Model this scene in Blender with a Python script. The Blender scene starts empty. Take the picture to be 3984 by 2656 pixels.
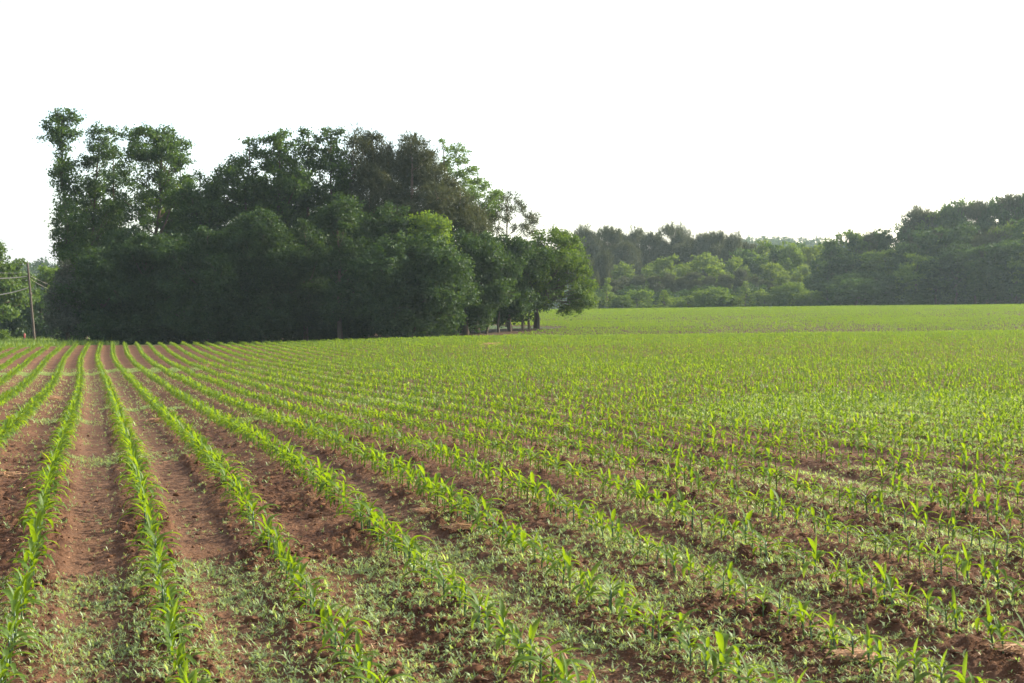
import bpy, math
import numpy as np
from mathutils import Vector

# ------------------------------------------------------------------ camera, sky, sun, exposure
scene = bpy.context.scene
COL = scene.collection
CZ = 1.68                      # eye height above the soil under the camera
F, CX, HY = 6000.0, 1992.0, 1240.0   # focal length, centre column and horizon row in pixels of the 3984 wide photograph

cam_d = bpy.data.cameras.new('camera')
cam = bpy.data.objects.new('camera', cam_d)
COL.objects.link(cam)
cam.location = (0, 0, CZ)
cam.rotation_euler = (math.radians(90), 0, 0)
cam_d.sensor_width = 36.0
cam_d.lens = 36.0 * F / 3984.0
cam_d.shift_y = (HY - 1328.0) / 3984.0
cam_d.clip_start = 0.1
cam_d.clip_end = 9000
cam_d.dof.use_dof = True
cam_d.dof.focus_distance = 16.0
cam_d.dof.aperture_fstop = 9.0
scene.camera = cam

SUN_AZ, SUN_EL = math.radians(66), math.radians(28)      # azimuth to the right of the view direction (+Y)
sun_dir = Vector((math.sin(SUN_AZ) * math.cos(SUN_EL), math.cos(SUN_AZ) * math.cos(SUN_EL), math.sin(SUN_EL)))
world = bpy.data.worlds.new('World')
scene.world = world
world.use_nodes = True
wt = world.node_tree
bg = wt.nodes['Background']
sky = wt.nodes.new('ShaderNodeTexSky')
sky.sky_type = 'NISHITA'
sky.sun_disc = False
sky.sun_elevation = SUN_EL
sky.sun_rotation = SUN_AZ
sky.air_density = 1.0
sky.dust_density = 3.0
sky.ozone_density = 1.0
# a milky bright sky: the clear-sky colours never fall below the white of the haze layer high above
milk = wt.nodes.new('ShaderNodeMix')
milk.data_type = 'RGBA'
milk.blend_type = 'LIGHTEN'
milk.inputs[0].default_value = 1.0
milk.inputs[7].default_value = (2.22, 2.21, 2.12, 1)
wt.links.new(sky.outputs[0], milk.inputs[6])
wt.links.new(milk.outputs[2], bg.inputs[0])
bg.inputs[1].default_value = 0.15

sl = bpy.data.lights.new('sun', 'SUN')
sl.energy = 4.7
sl.angle = math.radians(0.6)
sl.color = (1.0, 0.90, 0.72)
so = bpy.data.objects.new('sun', sl)
COL.objects.link(so)
so.rotation_euler = sun_dir.to_track_quat('Z', 'Y').to_euler()

vs = scene.view_settings
vs.view_transform = 'Standard'
vs.look = 'None'
vs.exposure = 1.6
vs.gamma = 1.0
scene.render.engine = 'CYCLES'
scene.cycles.max_bounces = 8
scene.cycles.transmission_bounces = 4
scene.cycles.diffuse_bounces = 4
scene.cycles.volume_bounces = 0
scene.cycles.use_denoising = True

# ------------------------------------------------------------------ helpers
rng = np.random.default_rng(11)


def hash2(ix, iy, s):
    n = (ix.astype(np.int64) * 374761393 + iy.astype(np.int64) * 668265263 + s * 1442695041) & 0xFFFFFFFF
    n = ((n ^ (n >> 13)) * 1274126177) & 0xFFFFFFFF
    return (n ^ (n >> 16)) & 0xFFFFFFFF


def noise2(x, y, s=0):
    """gradient noise, about -1..1"""
    x0, y0 = np.floor(x), np.floor(y)
    fx, fy = x - x0, y - y0
    u, v = fx * fx * fx * (fx * (fx * 6 - 15) + 10), fy * fy * fy * (fy * (fy * 6 - 15) + 10)

    def g(dx, dy):
        a = hash2(x0 + dx, y0 + dy, s) * (2 * math.pi / 4294967296.0)
        return np.cos(a) * (fx - dx) + np.sin(a) * (fy - dy)
    a = g(0, 0) * (1 - u) + g(1, 0) * u
    b = g(0, 1) * (1 - u) + g(1, 1) * u
    return (a * (1 - v) + b * v) * 1.5


def fbm(x, y, s=0, o=3):
    r, a, t = 0, 1.0, 0
    for i in range(o):
        r = r + a * noise2(x * 2 ** i, y * 2 ** i, s + i)
        t += a
        a *= .5
    return r / t


def sstep(a, b, x):
    t = np.clip((x - a) / (b - a), 0, 1)
    return t * t * (3 - 2 * t)


def mk(name, V, quads=None, tris=None, mat=None, parent=None, smooth=True, link=True):
    """one mesh object from numpy arrays"""
    me = bpy.data.meshes.new(name)
    V = np.asarray(V, dtype=np.float32).reshape(-1, 3)
    me.vertices.add(len(V))
    me.vertices.foreach_set('co', V.ravel())
    q = np.zeros((0, 4), np.int32) if quads is None or len(quads) == 0 else np.asarray(quads, np.int32)
    t = np.zeros((0, 3), np.int32) if tris is None or len(tris) == 0 else np.asarray(tris, np.int32)
    idx = np.concatenate([q.ravel(), t.ravel()])
    me.loops.add(len(idx))
    me.loops.foreach_set('vertex_index', idx)
    me.polygons.add(len(q) + len(t))
    start = np.concatenate([np.arange(len(q)) * 4, len(q) * 4 + np.arange(len(t)) * 3]).astype(np.int32)
    me.polygons.foreach_set('loop_start', start)
    if smooth:
        me.polygons.foreach_set('use_smooth', np.ones(len(start), bool))
    me.update(calc_edges=True)
    if mat:
        me.materials.append(mat)
    o = bpy.data.objects.new(name, me)
    if link:
        COL.objects.link(o)
    if parent:
        o.parent = parent
    return o


def tag(o, label=None, cat=None, group=None, kind=None):
    for k, v in (('label', label), ('category', cat), ('group', group), ('kind', kind)):
        if v:
            o[k] = v
    return o


def empty(name, loc, label, cat, group=None, rz=0.0, scale=(1, 1, 1)):
    o = bpy.data.objects.new(name, None)
    COL.objects.link(o)
    o.location = loc
    o.rotation_euler = (0, 0, rz)
    o.scale = scale
    o.empty_display_size = .2
    return tag(o, label, cat, group)


class Geo:
    """collects vertices, quads and tris"""
    def __init__(s):
        s.V, s.Q, s.T, s.n = [], [], [], 0

    def add(s, V, Q=None, T=None):
        V = np.asarray(V, float).reshape(-1, 3)
        if Q is not None and len(Q):
            s.Q.append(np.asarray(Q, np.int64) + s.n)
        if T is not None and len(T):
            s.T.append(np.asarray(T, np.int64) + s.n)
        s.V.append(V)
        s.n += len(V)

    def arr(s):
        return (np.concatenate(s.V) if s.V else np.zeros((0, 3)),
                np.concatenate(s.Q) if s.Q else None, np.concatenate(s.T) if s.T else None)

    def build(s, name, mat, parent=None, smooth=True):
        V, Q, T = s.arr()
        return mk(name, V, Q, T, mat, parent, smooth)


def tube(g, pts, rad, n=7):
    pts = np.asarray(pts, float)
    m = len(pts)
    d = np.gradient(pts, axis=0)
    d /= np.linalg.norm(d, axis=1)[:, None] + 1e-9
    ref = np.array([0.0, 1.0, 0.0]) if abs(d[0][2]) > .7 else np.array([0, 0, 1.0])
    a = np.cross(d, ref)
    a /= np.linalg.norm(a, axis=1)[:, None] + 1e-9
    b = np.cross(d, a)
    th = np.arange(n) * 2 * math.pi / n
    rad = np.broadcast_to(np.asarray(rad, float), (m,))
    V = pts[:, None, :] + rad[:, None, None] * (np.cos(th)[None, :, None] * a[:, None, :] + np.sin(th)[None, :, None] * b[:, None, :])
    i = np.arange(m - 1)[:, None] * n
    j = np.arange(n)[None, :]
    Q = np.stack([i + j, i + (j + 1) % n, i + n + (j + 1) % n, i + n + j], -1).reshape(-1, 4)
    V = np.concatenate([V.reshape(-1, 3), pts[-1:]])
    k = (m - 1) * n
    T = np.stack([k + np.arange(n), k + (np.arange(n) + 1) % n, np.full(n, m * n)], -1)
    g.add(V, Q, T)


# ------------------------------------------------------------------ materials
def new_mat(name):
    m = bpy.data.materials.new(name)
    m.use_nodes = True
    nt = m.node_tree
    nt.nodes.clear()
    return m, nt, nt.nodes.new, nt.links.new


def leaf_material(name, c1, c2, trans, tcol_gain=(1.3, 1.25, .5), rough=.5, gloss=.012, obj_var=.12, aged=None):
    """leaf with diffuse, translucent and a thin glossy coat; colour varies per leaf and per plant"""
    m, nt, N, L = new_mat(name)
    out = N('ShaderNodeOutputMaterial')
    geo = N('ShaderNodeNewGeometry')
    oi = N('ShaderNodeObjectInfo')
    mix = N('ShaderNodeMix'); mix.data_type = 'RGBA'
    mix.inputs[6].default_value = (*c1, 1); mix.inputs[7].default_value = (*c2, 1)
    L(geo.outputs['Random Per Island'], mix.inputs[0])
    hsv = N('ShaderNodeHueSaturation')
    mr = N('ShaderNodeMapRange')
    mr.inputs[3].default_value = 1 - obj_var; mr.inputs[4].default_value = 1 + obj_var
    L(oi.outputs['Random'], mr.inputs[0]); L(mr.outputs[0], hsv.inputs['Value'])
    src = mix.outputs[2]
    if aged:                                   # a few leaves have yellowed
        gt = N('ShaderNodeMath'); gt.operation = 'GREATER_THAN'; gt.inputs[1].default_value = .965
        L(geo.outputs['Random Per Island'], gt.inputs[0])
        am = N('ShaderNodeMix'); am.data_type = 'RGBA'; am.inputs[7].default_value = (*aged, 1)
        L(gt.outputs[0], am.inputs[0]); L(src, am.inputs[6])
        src = am.outputs[2]
    L(src, hsv.inputs['Color'])
    d = N('ShaderNodeBsdfDiffuse'); L(hsv.outputs[0], d.inputs[0])
    t = N('ShaderNodeBsdfTranslucent')
    tm = N('ShaderNodeMix'); tm.data_type = 'RGBA'; tm.blend_type = 'MULTIPLY'; tm.inputs[0].default_value = 1
    tm.inputs[7].default_value = (*tcol_gain, 1)
    L(hsv.outputs[0], tm.inputs[6]); L(tm.outputs[2], t.inputs[0])
    ms = N('ShaderNodeMixShader'); ms.inputs[0].default_value = trans
    L(d.outputs[0], ms.inputs[1]); L(t.outputs[0], ms.inputs[2])
    g = N('ShaderNodeBsdfGlossy'); g.inputs['Roughness'].default_value = rough; g.inputs[0].default_value = (.9, .95, 1, 1)
    fr = N('ShaderNodeMixShader'); fr.inputs[0].default_value = gloss
    L(ms.outputs[0], fr.inputs[1]); L(g.outputs[0], fr.inputs[2])
    L(fr.outputs[0], out.inputs[0])
    return m


def simple_material(name, c1, c2, scale=6.0, rough=.9, bump=.3, spec=.2, stretch=(1, 1, 1)):
    m, nt, N, L = new_mat(name)
    out = N('ShaderNodeOutputMaterial')
    p = N('ShaderNodeBsdfPrincipled')
    p.inputs['Roughness'].default_value = rough
    p.inputs['Specular IOR Level'].default_value = spec
    tc = N('ShaderNodeTexCoord'); mp = N('ShaderNodeMapping'); mp.inputs['Scale'].default_value = stretch
    no = N('ShaderNodeTexNoise'); no.inputs['Scale'].default_value = scale; no.inputs['Detail'].default_value = 6
    L(tc.outputs['Object'], mp.inputs[0]); L(mp.outputs[0], no.inputs['Vector'])
    mix = N('ShaderNodeMix'); mix.data_type = 'RGBA'
    mix.inputs[6].default_value = (*c1, 1); mix.inputs[7].default_value = (*c2, 1)
    L(no.outputs[0], mix.inputs[0]); L(mix.outputs[2], p.inputs['Base Color'])
    if bump:
        b = N('ShaderNodeBump'); b.inputs['Strength'].default_value = bump; b.inputs['Distance'].default_value = .02
        L(no.outputs[0], b.inputs['Height']); L(b.outputs[0], p.inputs['Normal'])
    L(p.outputs[0], out.inputs[0])
    return m


def ground_material():
    m, nt, N, L = new_mat('field_soil')
    out = N('ShaderNodeOutputMaterial')
    p = N('ShaderNodeBsdfPrincipled')
    p.inputs['Roughness'].default_value = .95
    p.inputs['Specular IOR Level'].default_value = .12
    geo = N('ShaderNodeNewGeometry')
    n1 = N('ShaderNodeTexNoise'); n1.inputs['Scale'].default_value = 1.3; n1.inputs['Detail'].default_value = 5
    n2 = N('ShaderNodeTexNoise'); n2.inputs['Scale'].default_value = 38; n2.inputs['Detail'].default_value = 6
    n3 = N('ShaderNodeTexNoise'); n3.inputs['Scale'].default_value = 160; n3.inputs['Detail'].default_value = 3
    for n in (n1, n2, n3):
        L(geo.outputs['Position'], n.inputs['Vector'])
    a = N('ShaderNodeMix'); a.data_type = 'RGBA'
    a.inputs[6].default_value = (.065, .030, .0155, 1); a.inputs[7].default_value = (.113, .058, .031, 1)
    r1 = N('ShaderNodeMapRange'); r1.inputs[1].default_value = .35; r1.inputs[2].default_value = .65
    L(n1.outputs[0], r1.inputs[0]); L(r1.outputs[0], a.inputs[0])
    b = N('ShaderNodeMix'); b.data_type = 'RGBA'; b.blend_type = 'OVERLAY'; b.inputs[0].default_value = .55
    L(a.outputs[2], b.inputs[6]); L(n2.outputs[1], b.inputs[7])
    bw = N('ShaderNodeRGBToBW'); L(n2.outputs[1], bw.inputs[0]); L(bw.outputs[0], b.inputs[7])
    # compacted wheel lanes dry paler
    at = N('ShaderNodeAttribute'); at.attribute_name = 'lane'
    c = N('ShaderNodeMix'); c.data_type = 'RGBA'
    c.inputs[7].default_value = (.128, .072, .042, 1)
    lm = N('ShaderNodeMath'); lm.operation = 'MULTIPLY'; lm.inputs[1].default_value = .6
    L(at.outputs['Fac'], lm.inputs[0]); L(lm.outputs[0], c.inputs[0]); L(b.outputs[2], c.inputs[6])
    # grassy verge and leaf litter under the trees
    ag = N('ShaderNodeAttribute'); ag.attribute_name = 'verge'
    e = N('ShaderNodeMix'); e.data_type = 'RGBA'
    gm = N('ShaderNodeMix'); gm.data_type = 'RGBA'
    gm.inputs[6].default_value = (.05, .075, .02, 1); gm.inputs[7].default_value = (.09, .12, .035, 1)
    L(n1.outputs[0], gm.inputs[0])
    L(ag.outputs['Fac'], e.inputs[0]); L(c.outputs[2], e.inputs[6]); L(gm.outputs[2], e.inputs[7])
    # soil beyond the rise painted darker, standing in for clod shading missing there
    ad = N('ShaderNodeAttribute'); ad.attribute_name = 'far_shade'
    dm = N('ShaderNodeMix'); dm.data_type = 'RGBA'; dm.blend_type = 'MULTIPLY'
    dm.inputs[7].default_value = (.50, .62, .60, 1)
    L(ad.outputs['Fac'], dm.inputs[0]); L(e.outputs[2], dm.inputs[6])
    L(dm.outputs[2], p.inputs['Base Color'])
    bu = N('ShaderNodeBump'); bu.inputs['Strength'].default_value = .7; bu.inputs['Distance'].default_value = .02
    L(n2.outputs[0], bu.inputs['Height'])
    bu2 = N('ShaderNodeBump'); bu2.inputs['Strength'].default_value = .5; bu2.inputs['Distance'].default_value = .006
    L(n3.outputs[0], bu2.inputs['Height']); L(bu.outputs[0], bu2.inputs['Normal'])
    n4 = N('ShaderNodeTexNoise'); n4.inputs['Scale'].default_value = 13; n4.inputs['Detail'].default_value = 7; n4.inputs['Roughness'].default_value = .7
    L(geo.outputs['Position'], n4.inputs['Vector'])
    bu3 = N('ShaderNodeBump'); bu3.inputs['Strength'].default_value = .9; bu3.inputs['Distance'].default_value = .07
    L(n4.outputs[0], bu3.inputs['Height']); L(bu2.outputs[0], bu3.inputs['Normal'])
    L(bu3.outputs[0], p.inputs['Normal'])
    L(p.outputs[0], out.inputs[0])
    return m


M_GROUND = ground_material()
M_CLOD = simple_material('clod_soil', (.065, .030, .0155), (.115, .059, .032), 14, .95, .6, .1)
M_CORN = leaf_material('corn_leaf', (.056, .112, .0155), (.079, .143, .020), .56, (2.15, 1.75, .30), .55, .014, .1, (.095, .135, .02))
M_STALK = leaf_material('corn_stalk', (.036, .085, .024), (.05, .10, .028), .15, (1.4, 1.3, .5), .4, .05, .1)
M_WEED = leaf_material('weed_leaf', (.16, .24, .098), (.265, .345, .165), .48, (1.45, 1.35, .6), .5, .025, .0)
M_STRAW = leaf_material('dry_straw', (.24, .125, .05), (.36, .22, .11), .25, (1.1, 1.0, .8), .5, .05, .0)
M_BARK = simple_material('bark', (.035, .027, .02), (.10, .08, .06), 5, .95, .6, .1, (4, 4, .8))
M_BARK_PALE = simple_material('pale_bark', (.10, .075, .055), (.2, .16, .12), 5, .95, .6, .1, (4, 4, .8))
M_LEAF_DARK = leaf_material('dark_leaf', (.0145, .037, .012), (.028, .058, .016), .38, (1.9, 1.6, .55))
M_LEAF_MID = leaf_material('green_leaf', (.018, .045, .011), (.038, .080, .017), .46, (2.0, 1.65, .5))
M_LEAF_SUNNY = leaf_material('pale_sun_tinted_leaf', (.062, .112, .018), (.105, .162, .027), .5, (1.6, 1.4, .5))  # light green leaves brightened further, sunlight put into their colour
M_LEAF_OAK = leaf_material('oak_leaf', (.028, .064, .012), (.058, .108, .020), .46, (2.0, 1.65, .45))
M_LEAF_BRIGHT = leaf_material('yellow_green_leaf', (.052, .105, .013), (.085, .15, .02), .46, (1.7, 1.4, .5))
M_LEAF_PALE = leaf_material('pale_green_leaf', (.045, .090, .024), (.08, .135, .036), .42, (1.6, 1.45, .6))
M_LEAF_GREY = leaf_material('blossoming_leaf', (.028, .042, .026), (.085, .095, .07), .25, (1.3, 1.3, .9))
M_NEEDLE = leaf_material('pine_needle', (.031, .045, .018), (.053, .063, .028), .3, (1.4, 1.2, .7))
M_GRASS = leaf_material('verge_blade', (.07, .14, .025), (.14, .2, .05), .4, (1.5, 1.3, .5))
M_POLE = simple_material('weathered_pole', (.045, .036, .03), (.10, .085, .07), 3, .8, .4, .2, (6, 6, .5))
M_METAL = simple_material('grey_metal', (.3, .3, .3), (.42, .42, .42), 5, .4, 0, .5)
M_CABLE = simple_material('cable_sheath', (.32, .29, .26), (.42, .38, .34), 2, .45, 0, .5)
M_RED = simple_material('red_paint', (.16, .014, .01), (.22, .02, .015), 3, .5, 0, .4)

# ------------------------------------------------------------------ terrain
_tz = np.arange(0, 6000, .5)


def _prof(p):
    p = np.array(p, float)
    v = np.interp(_tz, p[:, 0], p[:, 1])
    # smooth with a width that grows away from the camera
    out = v.copy()
    for w, lo in ((3, 4), (7, 20), (13, 120), (61, 320), (301, 900)):
        k = np.hanning(w + 2)[1:-1]; k /= k.sum()
        s = np.convolve(np.pad(v, w, mode='edge'), k, 'same')[w:-w]
        b = sstep(lo, lo * 1.4 + 2, _tz)
        out = out * (1 - b) + s * b
    return out


PL = _prof([(0, -1.69), (5, -1.69), (7, -1.68), (10, -1.61), (13.8, -1.55), (18, -1.58), (26, -1.75), (36, -1.91), (52, -2.05), (66, -2.08), (80, -1.97),
            (102, -1.75), (107, -1.80), (115, -1.95), (125, -2.05), (150, -2.25), (250, -3), (1000, -6), (6000, -30)])
PR = _prof([(0, -1.66), (5, -1.66), (7, -1.62), (10, -1.56), (14, -1.50), (18, -1.50), (26, -1.58), (36, -1.68), (52, -1.72), (66, -1.70), (80, -1.52),
            (101, -1.28), (106, -1.30), (112, -1.42), (118, -1.07), (125, -.83), (160, -.1), (200, .7), (240, 1.28), (262, 1.5), (300, 1.2), (400, 0), (1000, -4), (6000, -30)])


def terrain(X, Y):
    X = np.asarray(X, float); Y = np.asarray(Y, float)
    Z = np.abs(Y)
    l = np.interp(Z, _tz, PL); r = np.interp(Z, _tz, PR)
    u = X / np.sqrt(Y * Y + 64)
    w = sstep(-.22, .02, u)
    z = l * (1 - w) + r * w
    z = z + .0115 * np.clip(X - 5, 0, 120) * sstep(40, 100, Z)
    z = z + 6 * sstep(258, 340, Y) * sstep(50, 110, X)
    z = z + 34 * np.exp(-(((X - 150) / 150) ** 2 + ((Y - 900) / 160) ** 2))
    z = z + 16 * np.exp(-(((X + 175) / 90) ** 2 + ((Y - 560) / 90) ** 2))
    z = z + .05 * fbm(X * .09, Y * .09, 40, 2) * sstep(12, 40, Z)
    return z + CZ


# corn rows: straight lines leaving the camera's axis to the left, 0.76 m apart
TAN, ROW_D, ROW_X0 = 0.27, 0.787, 0.384


def row_bend(Y):
    return -.3 * np.exp(-((np.asarray(Y, float) - 74) / 22) ** 2)


def row_coord(X, Y):
    return (X - ROW_X0 + TAN * Y - row_bend(Y)) / ROW_D


def lane_mask(X, Y):
    k = row_coord(X, Y)
    lane = np.floor(k)
    fr = k - lane
    on = np.isin(np.mod(lane, 8), (7, 0, 2, 4))           # lanes a wheel has run along
    return on * sstep(.20, .32, fr) * (1 - sstep(.66, .8, fr))


def soil(X, Y):
    """clods, ridges and tread marks on top of the terrain"""
    R = np.hypot(X, Y)
    k = row_coord(X, Y)
    fr = k - np.floor(k)
    lane = lane_mask(X, Y)
    b = Y * .966 - X * .26
    rough = (1 - lane * .72) * (.45 + .75 * sstep(-.3, .5, fbm(X * .8, Y * .8, 3, 2)))
    f1, f2 = 1 - sstep(26, 60, R), 1 - sstep(10, 22, R)
    h = .022 * np.cos(fr * 2 * math.pi) * (1 - sstep(60, 120, R))
    h = h - .016 * lane
    c1 = 1 - np.abs(noise2(X * 6.5, Y * 6.5, 11))
    c2 = 1 - np.abs(noise2(X * 14 + 3, Y * 14, 12))
    c3 = noise2(X * 31, Y * 31, 13)
    h = h + rough * (.038 * (c1 - .7) * f1 + .022 * (c2 - .7) * f1) + (rough * .6 + .5) * (.012 * c3 + .009 * noise2(X * 55, Y * 55, 17)) * f2
    lump = np.clip(noise2(X * 8.3 + 9, Y * 8.3, 14) - .28, 0, 1)
    h = h + rough * f1 * .095 * lump
    tread = np.sin(b * 2 * math.pi / .085 + 2.5 * noise2(X * 2, Y * 2, 15) + np.abs(fr - .5) * 14)
    h = h + lane * .008 * tread * (.4 + .6 * sstep(-.2, .4, noise2(X * 1.1, Y * 1.1, 16))) * (1 - sstep(14, 34, R))
    return h


def gz(X, Y):
    return terrain(X, Y) + soil(X, Y)


def field_mask(X, Y):
    """where the corn is sown"""
    X = np.asarray(X, float); Y = np.asarray(Y, float)
    xg = np.interp(Y, [103, 105, 112, 118, 125, 129, 134, 145, 260], [-200, -5.6, -1.5, 1.2, 4.4, 4.8, 0, -3, -8])
    u = X / np.maximum(Y, 1)
    near = (Y < 103.5 + 2 * noise2(X * .1, Y * 0, 5)) & (Y < np.interp(u, [-.34, -.30, -.26, 0, 1], [95, 99, 104, 106, 106]))
    far = (Y >= 103) & (X > xg) & (Y < 252 + 3 * noise2(X * .05, Y * 0, 6))
    return near | far


def build_ground():
    th_f = np.concatenate([np.arange(-.80, -.40, .003), np.arange(-.40, .40, .0013), np.arange(.40, .8001, .003)])
    th_s = np.concatenate([np.linspace(th_f[-1], math.pi, 34)[1:], np.linspace(-math.pi, -.80, 34)[1:-1]])
    th = np.concatenate([th_f, th_s])
    rs = [.4, .9, 1.5, 2.2, 3.0, 3.8]
    r = 4.4
    while r < 5600:
        rs.append(r)
        dr = max(.9 * r * r / 2560, .007)
        if r < 330:
            dr = min(dr, .9)
        elif r < 1500:
            dr = 12
        else:
            dr = 200
        r += dr
    rs = np.array(rs)
    R, T = np.meshgrid(rs, th, indexing='ij')
    X, Y = R * np.sin(T), R * np.cos(T)
    Zt = terrain(X, Y)
    m = R < 140
    Zt[m] += soil(X[m], Y[m])
    n, k = R.shape
    V = np.stack([X, Y, Zt], -1).reshape(-1, 3)
    i = np.arange(n - 1)[:, None] * k
    j = np.arange(k)[None, :]
    Q = np.stack([i + j, i + k + j, i + k + (j + 1) % k, i + (j + 1) % k], -1).reshape(-1, 4)
    V = np.concatenate([V, [[0, 0, float(terrain(0, 0))]]])
    c = n * k
    T3 = np.stack([np.arange(k), (np.arange(k) + 1) % k, np.full(k, c)], -1)
    T3 = T3[:, [1, 0, 2]][:, ::-1]
    Q = Q[:, ::-1]
    o = mk('ground', V, Q, T3, M_GROUND)
    tag(o, 'red brown tilled soil of the rolling corn field', kind='structure')
    at = o.data.attributes.new('lane', 'FLOAT', 'POINT')
    lane = np.concatenate([(lane_mask(X, Y) * (1 - sstep(70, 110, R))).ravel(), [0]])
    at.data.foreach_set('value', lane.astype(np.float32))
    at = o.data.attributes.new('far_shade', 'FLOAT', 'POINT')
    far_shade = sstep(92, 108, Y) * sstep(-.2, -.05, X / np.maximum(Y, 1))  # where the far soil gets its painted clod shade
    at.data.foreach_set('value', np.concatenate([far_shade.ravel(), [0]]).astype(np.float32))
    at = o.data.attributes.new('verge', 'FLOAT', 'POINT')
    fm = field_mask(X, Y) | (np.hypot(X, Y) < 60)
    strip = (Y > 103) & (Y < 128) & (X > -12) & (X < 8)
    fm = fm | strip
    at.data.foreach_set('value', np.concatenate([1 - fm.astype(np.float32).ravel(), [0]]).astype(np.float32))
    return o


ground = build_ground()


def in_view(X, Y, pad=.06):
    return np.abs(X) < (.332 + pad) * np.maximum(Y, .1) + 3.0


def hit(px, py):
    """ground point seen at a pixel of the photograph"""
    z = np.concatenate([np.arange(4.5, 60, .02), np.arange(60, 260, .2)])
    X = (px - CX) / F * z
    line = CZ + (HY - py) / F * z
    d = line - terrain(X, z)
    i = np.argmax(d < 0)
    return X[i], z[i]


# ------------------------------------------------------------------ corn
def leaf_strip(nseg, length, width, h0, az, e0, curl, fold=.35, wave=0.0, ph=0.0, halves=True):
    """an arching blade: returns vertices and quads"""
    t = np.linspace(0, 1, nseg + 1)
    e = e0 - curl * t ** 1.25
    ds = length / nseg
    r = np.concatenate([[0], np.cumsum(np.cos((e[1:] + e[:-1]) / 2) * ds)])
    z = np.concatenate([[0], np.cumsum(np.sin((e[1:] + e[:-1]) / 2) * ds)]) + h0
    w = width * np.interp(t, [0, .12, .35, .6, .82, 1], [.40, .66, 1.0, .98, .62, .03]) / 2
    d = np.array([math.cos(az), math.sin(az), 0]); s = np.array([-math.sin(az), math.cos(az), 0])
    nrm = np.stack([-np.sin(e), np.cos(e)], -1)          # radial, z
    mid = r[:, None] * d + np.stack([0 * z, 0 * z, z], -1)
    up = nrm[:, :1] * d + np.stack([0 * z, 0 * z, nrm[:, 1]], -1)
    wv = wave * np.sin(t * 9 + ph) * w
    Lf = mid + s * w[:, None] + up * (fold * w + wv)[:, None]
    Rt = mid - s * w[:, None] + up * (fold * w - wv)[:, None]
    if halves:
        V = np.stack([Lf, mid, Rt], 1).reshape(-1, 3)
        i = np.arange(nseg) * 3
        Q = np.concatenate([np.stack([i, i + 1, i + 4, i + 3], -1), np.stack([i + 1, i + 2, i + 5, i + 4], -1)])
    else:
        V = np.stack([Lf, Rt], 1).reshape(-1, 3)
        i = np.arange(nseg) * 2
        Q = np.stack([i, i + 1, i + 3, i + 2], -1)
    return V, Q


def corn_spec(r):
    """leaf parameters of one corn plant"""
    n = int(r.integers(6, 8))
    hs = .10 + .045 * r.random()
    out = []
    base = r.random() * math.pi
    for i in range(n):
        f = i / (n - 1)
        az = base + (i % 2) * math.pi + r.normal(0, .3)
        h0 = .02 + hs * (f ** .65)
        U = r.uniform
        if i == n - 1:
            L, W, e0, c = U(.08, .13), .020, math.radians(U(66, 86)), math.radians(U(5, 60))
        elif i == n - 2:
            L, W, e0, c = U(.13, .19), U(.027, .035), math.radians(U(52, 74)), math.radians(U(30, 115))
        elif i == 0:
            L, W, e0, c = U(.07, .10), .017, math.radians(U(20, 50)), math.radians(U(50, 100))
        else:
            L, W, e0, c = U(.16, .24), U(.027, .037), math.radians(U(40, 64)), math.radians(U(75, 145))
        out.append((L, W, h0, az, e0, c, .2 * r.random(), r.random() * 6))
    return hs, out


def corn_parts(spec, nseg, halves, sides):
    hs, leaves = spec
    parts = []
    g = Geo()
    tube(g, [(0, 0, -.015), (0, 0, hs * .5), (.002, 0, hs * .8), (.002, 0, hs + .035)], [.0062, .0060, .0056, .0035], sides)
    parts.append(g.arr())
    for (L, W, h0, az, e0, c, wv, ph) in leaves:
        V, Q = leaf_strip(nseg, L, W, h0, az, e0, c, .38, wv, ph, halves)
        parts.append((V, Q, None))
    return parts


crng = np.random.default_rng(5)
SPECS = [corn_spec(crng) for _ in range(22)]


def corn_positions():
    ks = np.arange(-60, 330)
    P = []
    for k in ks:
        s = .145
        Y = np.arange(4.8, 256, s * .966)
        Y = Y + crng.normal(0, .022, len(Y))
        X = ROW_X0 + ROW_D * k - TAN * Y + row_bend(Y) + crng.normal(0, .012, len(Y))
        keep = in_view(X, Y) & (crng.random(len(Y)) > .05)
        # thin far rows out: a few pixels each
        keep &= ~((Y > 150) & (crng.random(len(Y)) > .62))
        X, Y = X[keep], Y[keep]
        P.append(np.stack([X, Y, np.full(len(X), k)], -1))
    P = np.concatenate(P)
    P = P[field_mask(P[:, 0], P[:, 1])]
    # poorer stand on the far slope and in gaps
    X, Y = P[:, 0], P[:, 1]
    gap = fbm(X * .25, Y * .25, 60, 2)
    thin = sstep(106, 112, Y) * (1 - sstep(150, 185, Y)) * sstep(-.5, .25, fbm(X * .07, Y * .05, 61, 2)) * np.where(X > 8, .42, .35)
    thin = np.maximum(thin, sstep(.45, .6, gap) * .8)
    return P[crng.random(len(P)) > thin]


CP = corn_positions()
vigour = .93 + .07 * (CP[:, 2] < 4) + .12 * fbm(CP[:, 0] * .3, CP[:, 1] * .3, 62, 2) + crng.normal(0, .10, len(CP))
vigour -= .08 * sstep(4, 10, CP[:, 2]) * (1 - sstep(22, 45, CP[:, 1]))
vigour *= .86 + .15 * sstep(8.5, 13, CP[:, 1])
vigour = np.clip(vigour, .55, 1.3)
cvar = crng.integers(0, len(SPECS), len(CP))
crot = crng.random(len(CP)) * 2 * math.pi
cz = gz(CP[:, 0], CP[:, 1])
px = CX + F * CP[:, 0] / CP[:, 1]
py = HY - F * (cz - CZ) / CP[:, 1]
vis = (px > -40) & (px < 4024) & (py < 2790)
order = np.argsort(np.where(vis, CP[:, 1], 1e9))
SINGLE = order[:300]
mass = np.ones(len(CP), bool)
mass[SINGLE] = False


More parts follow.
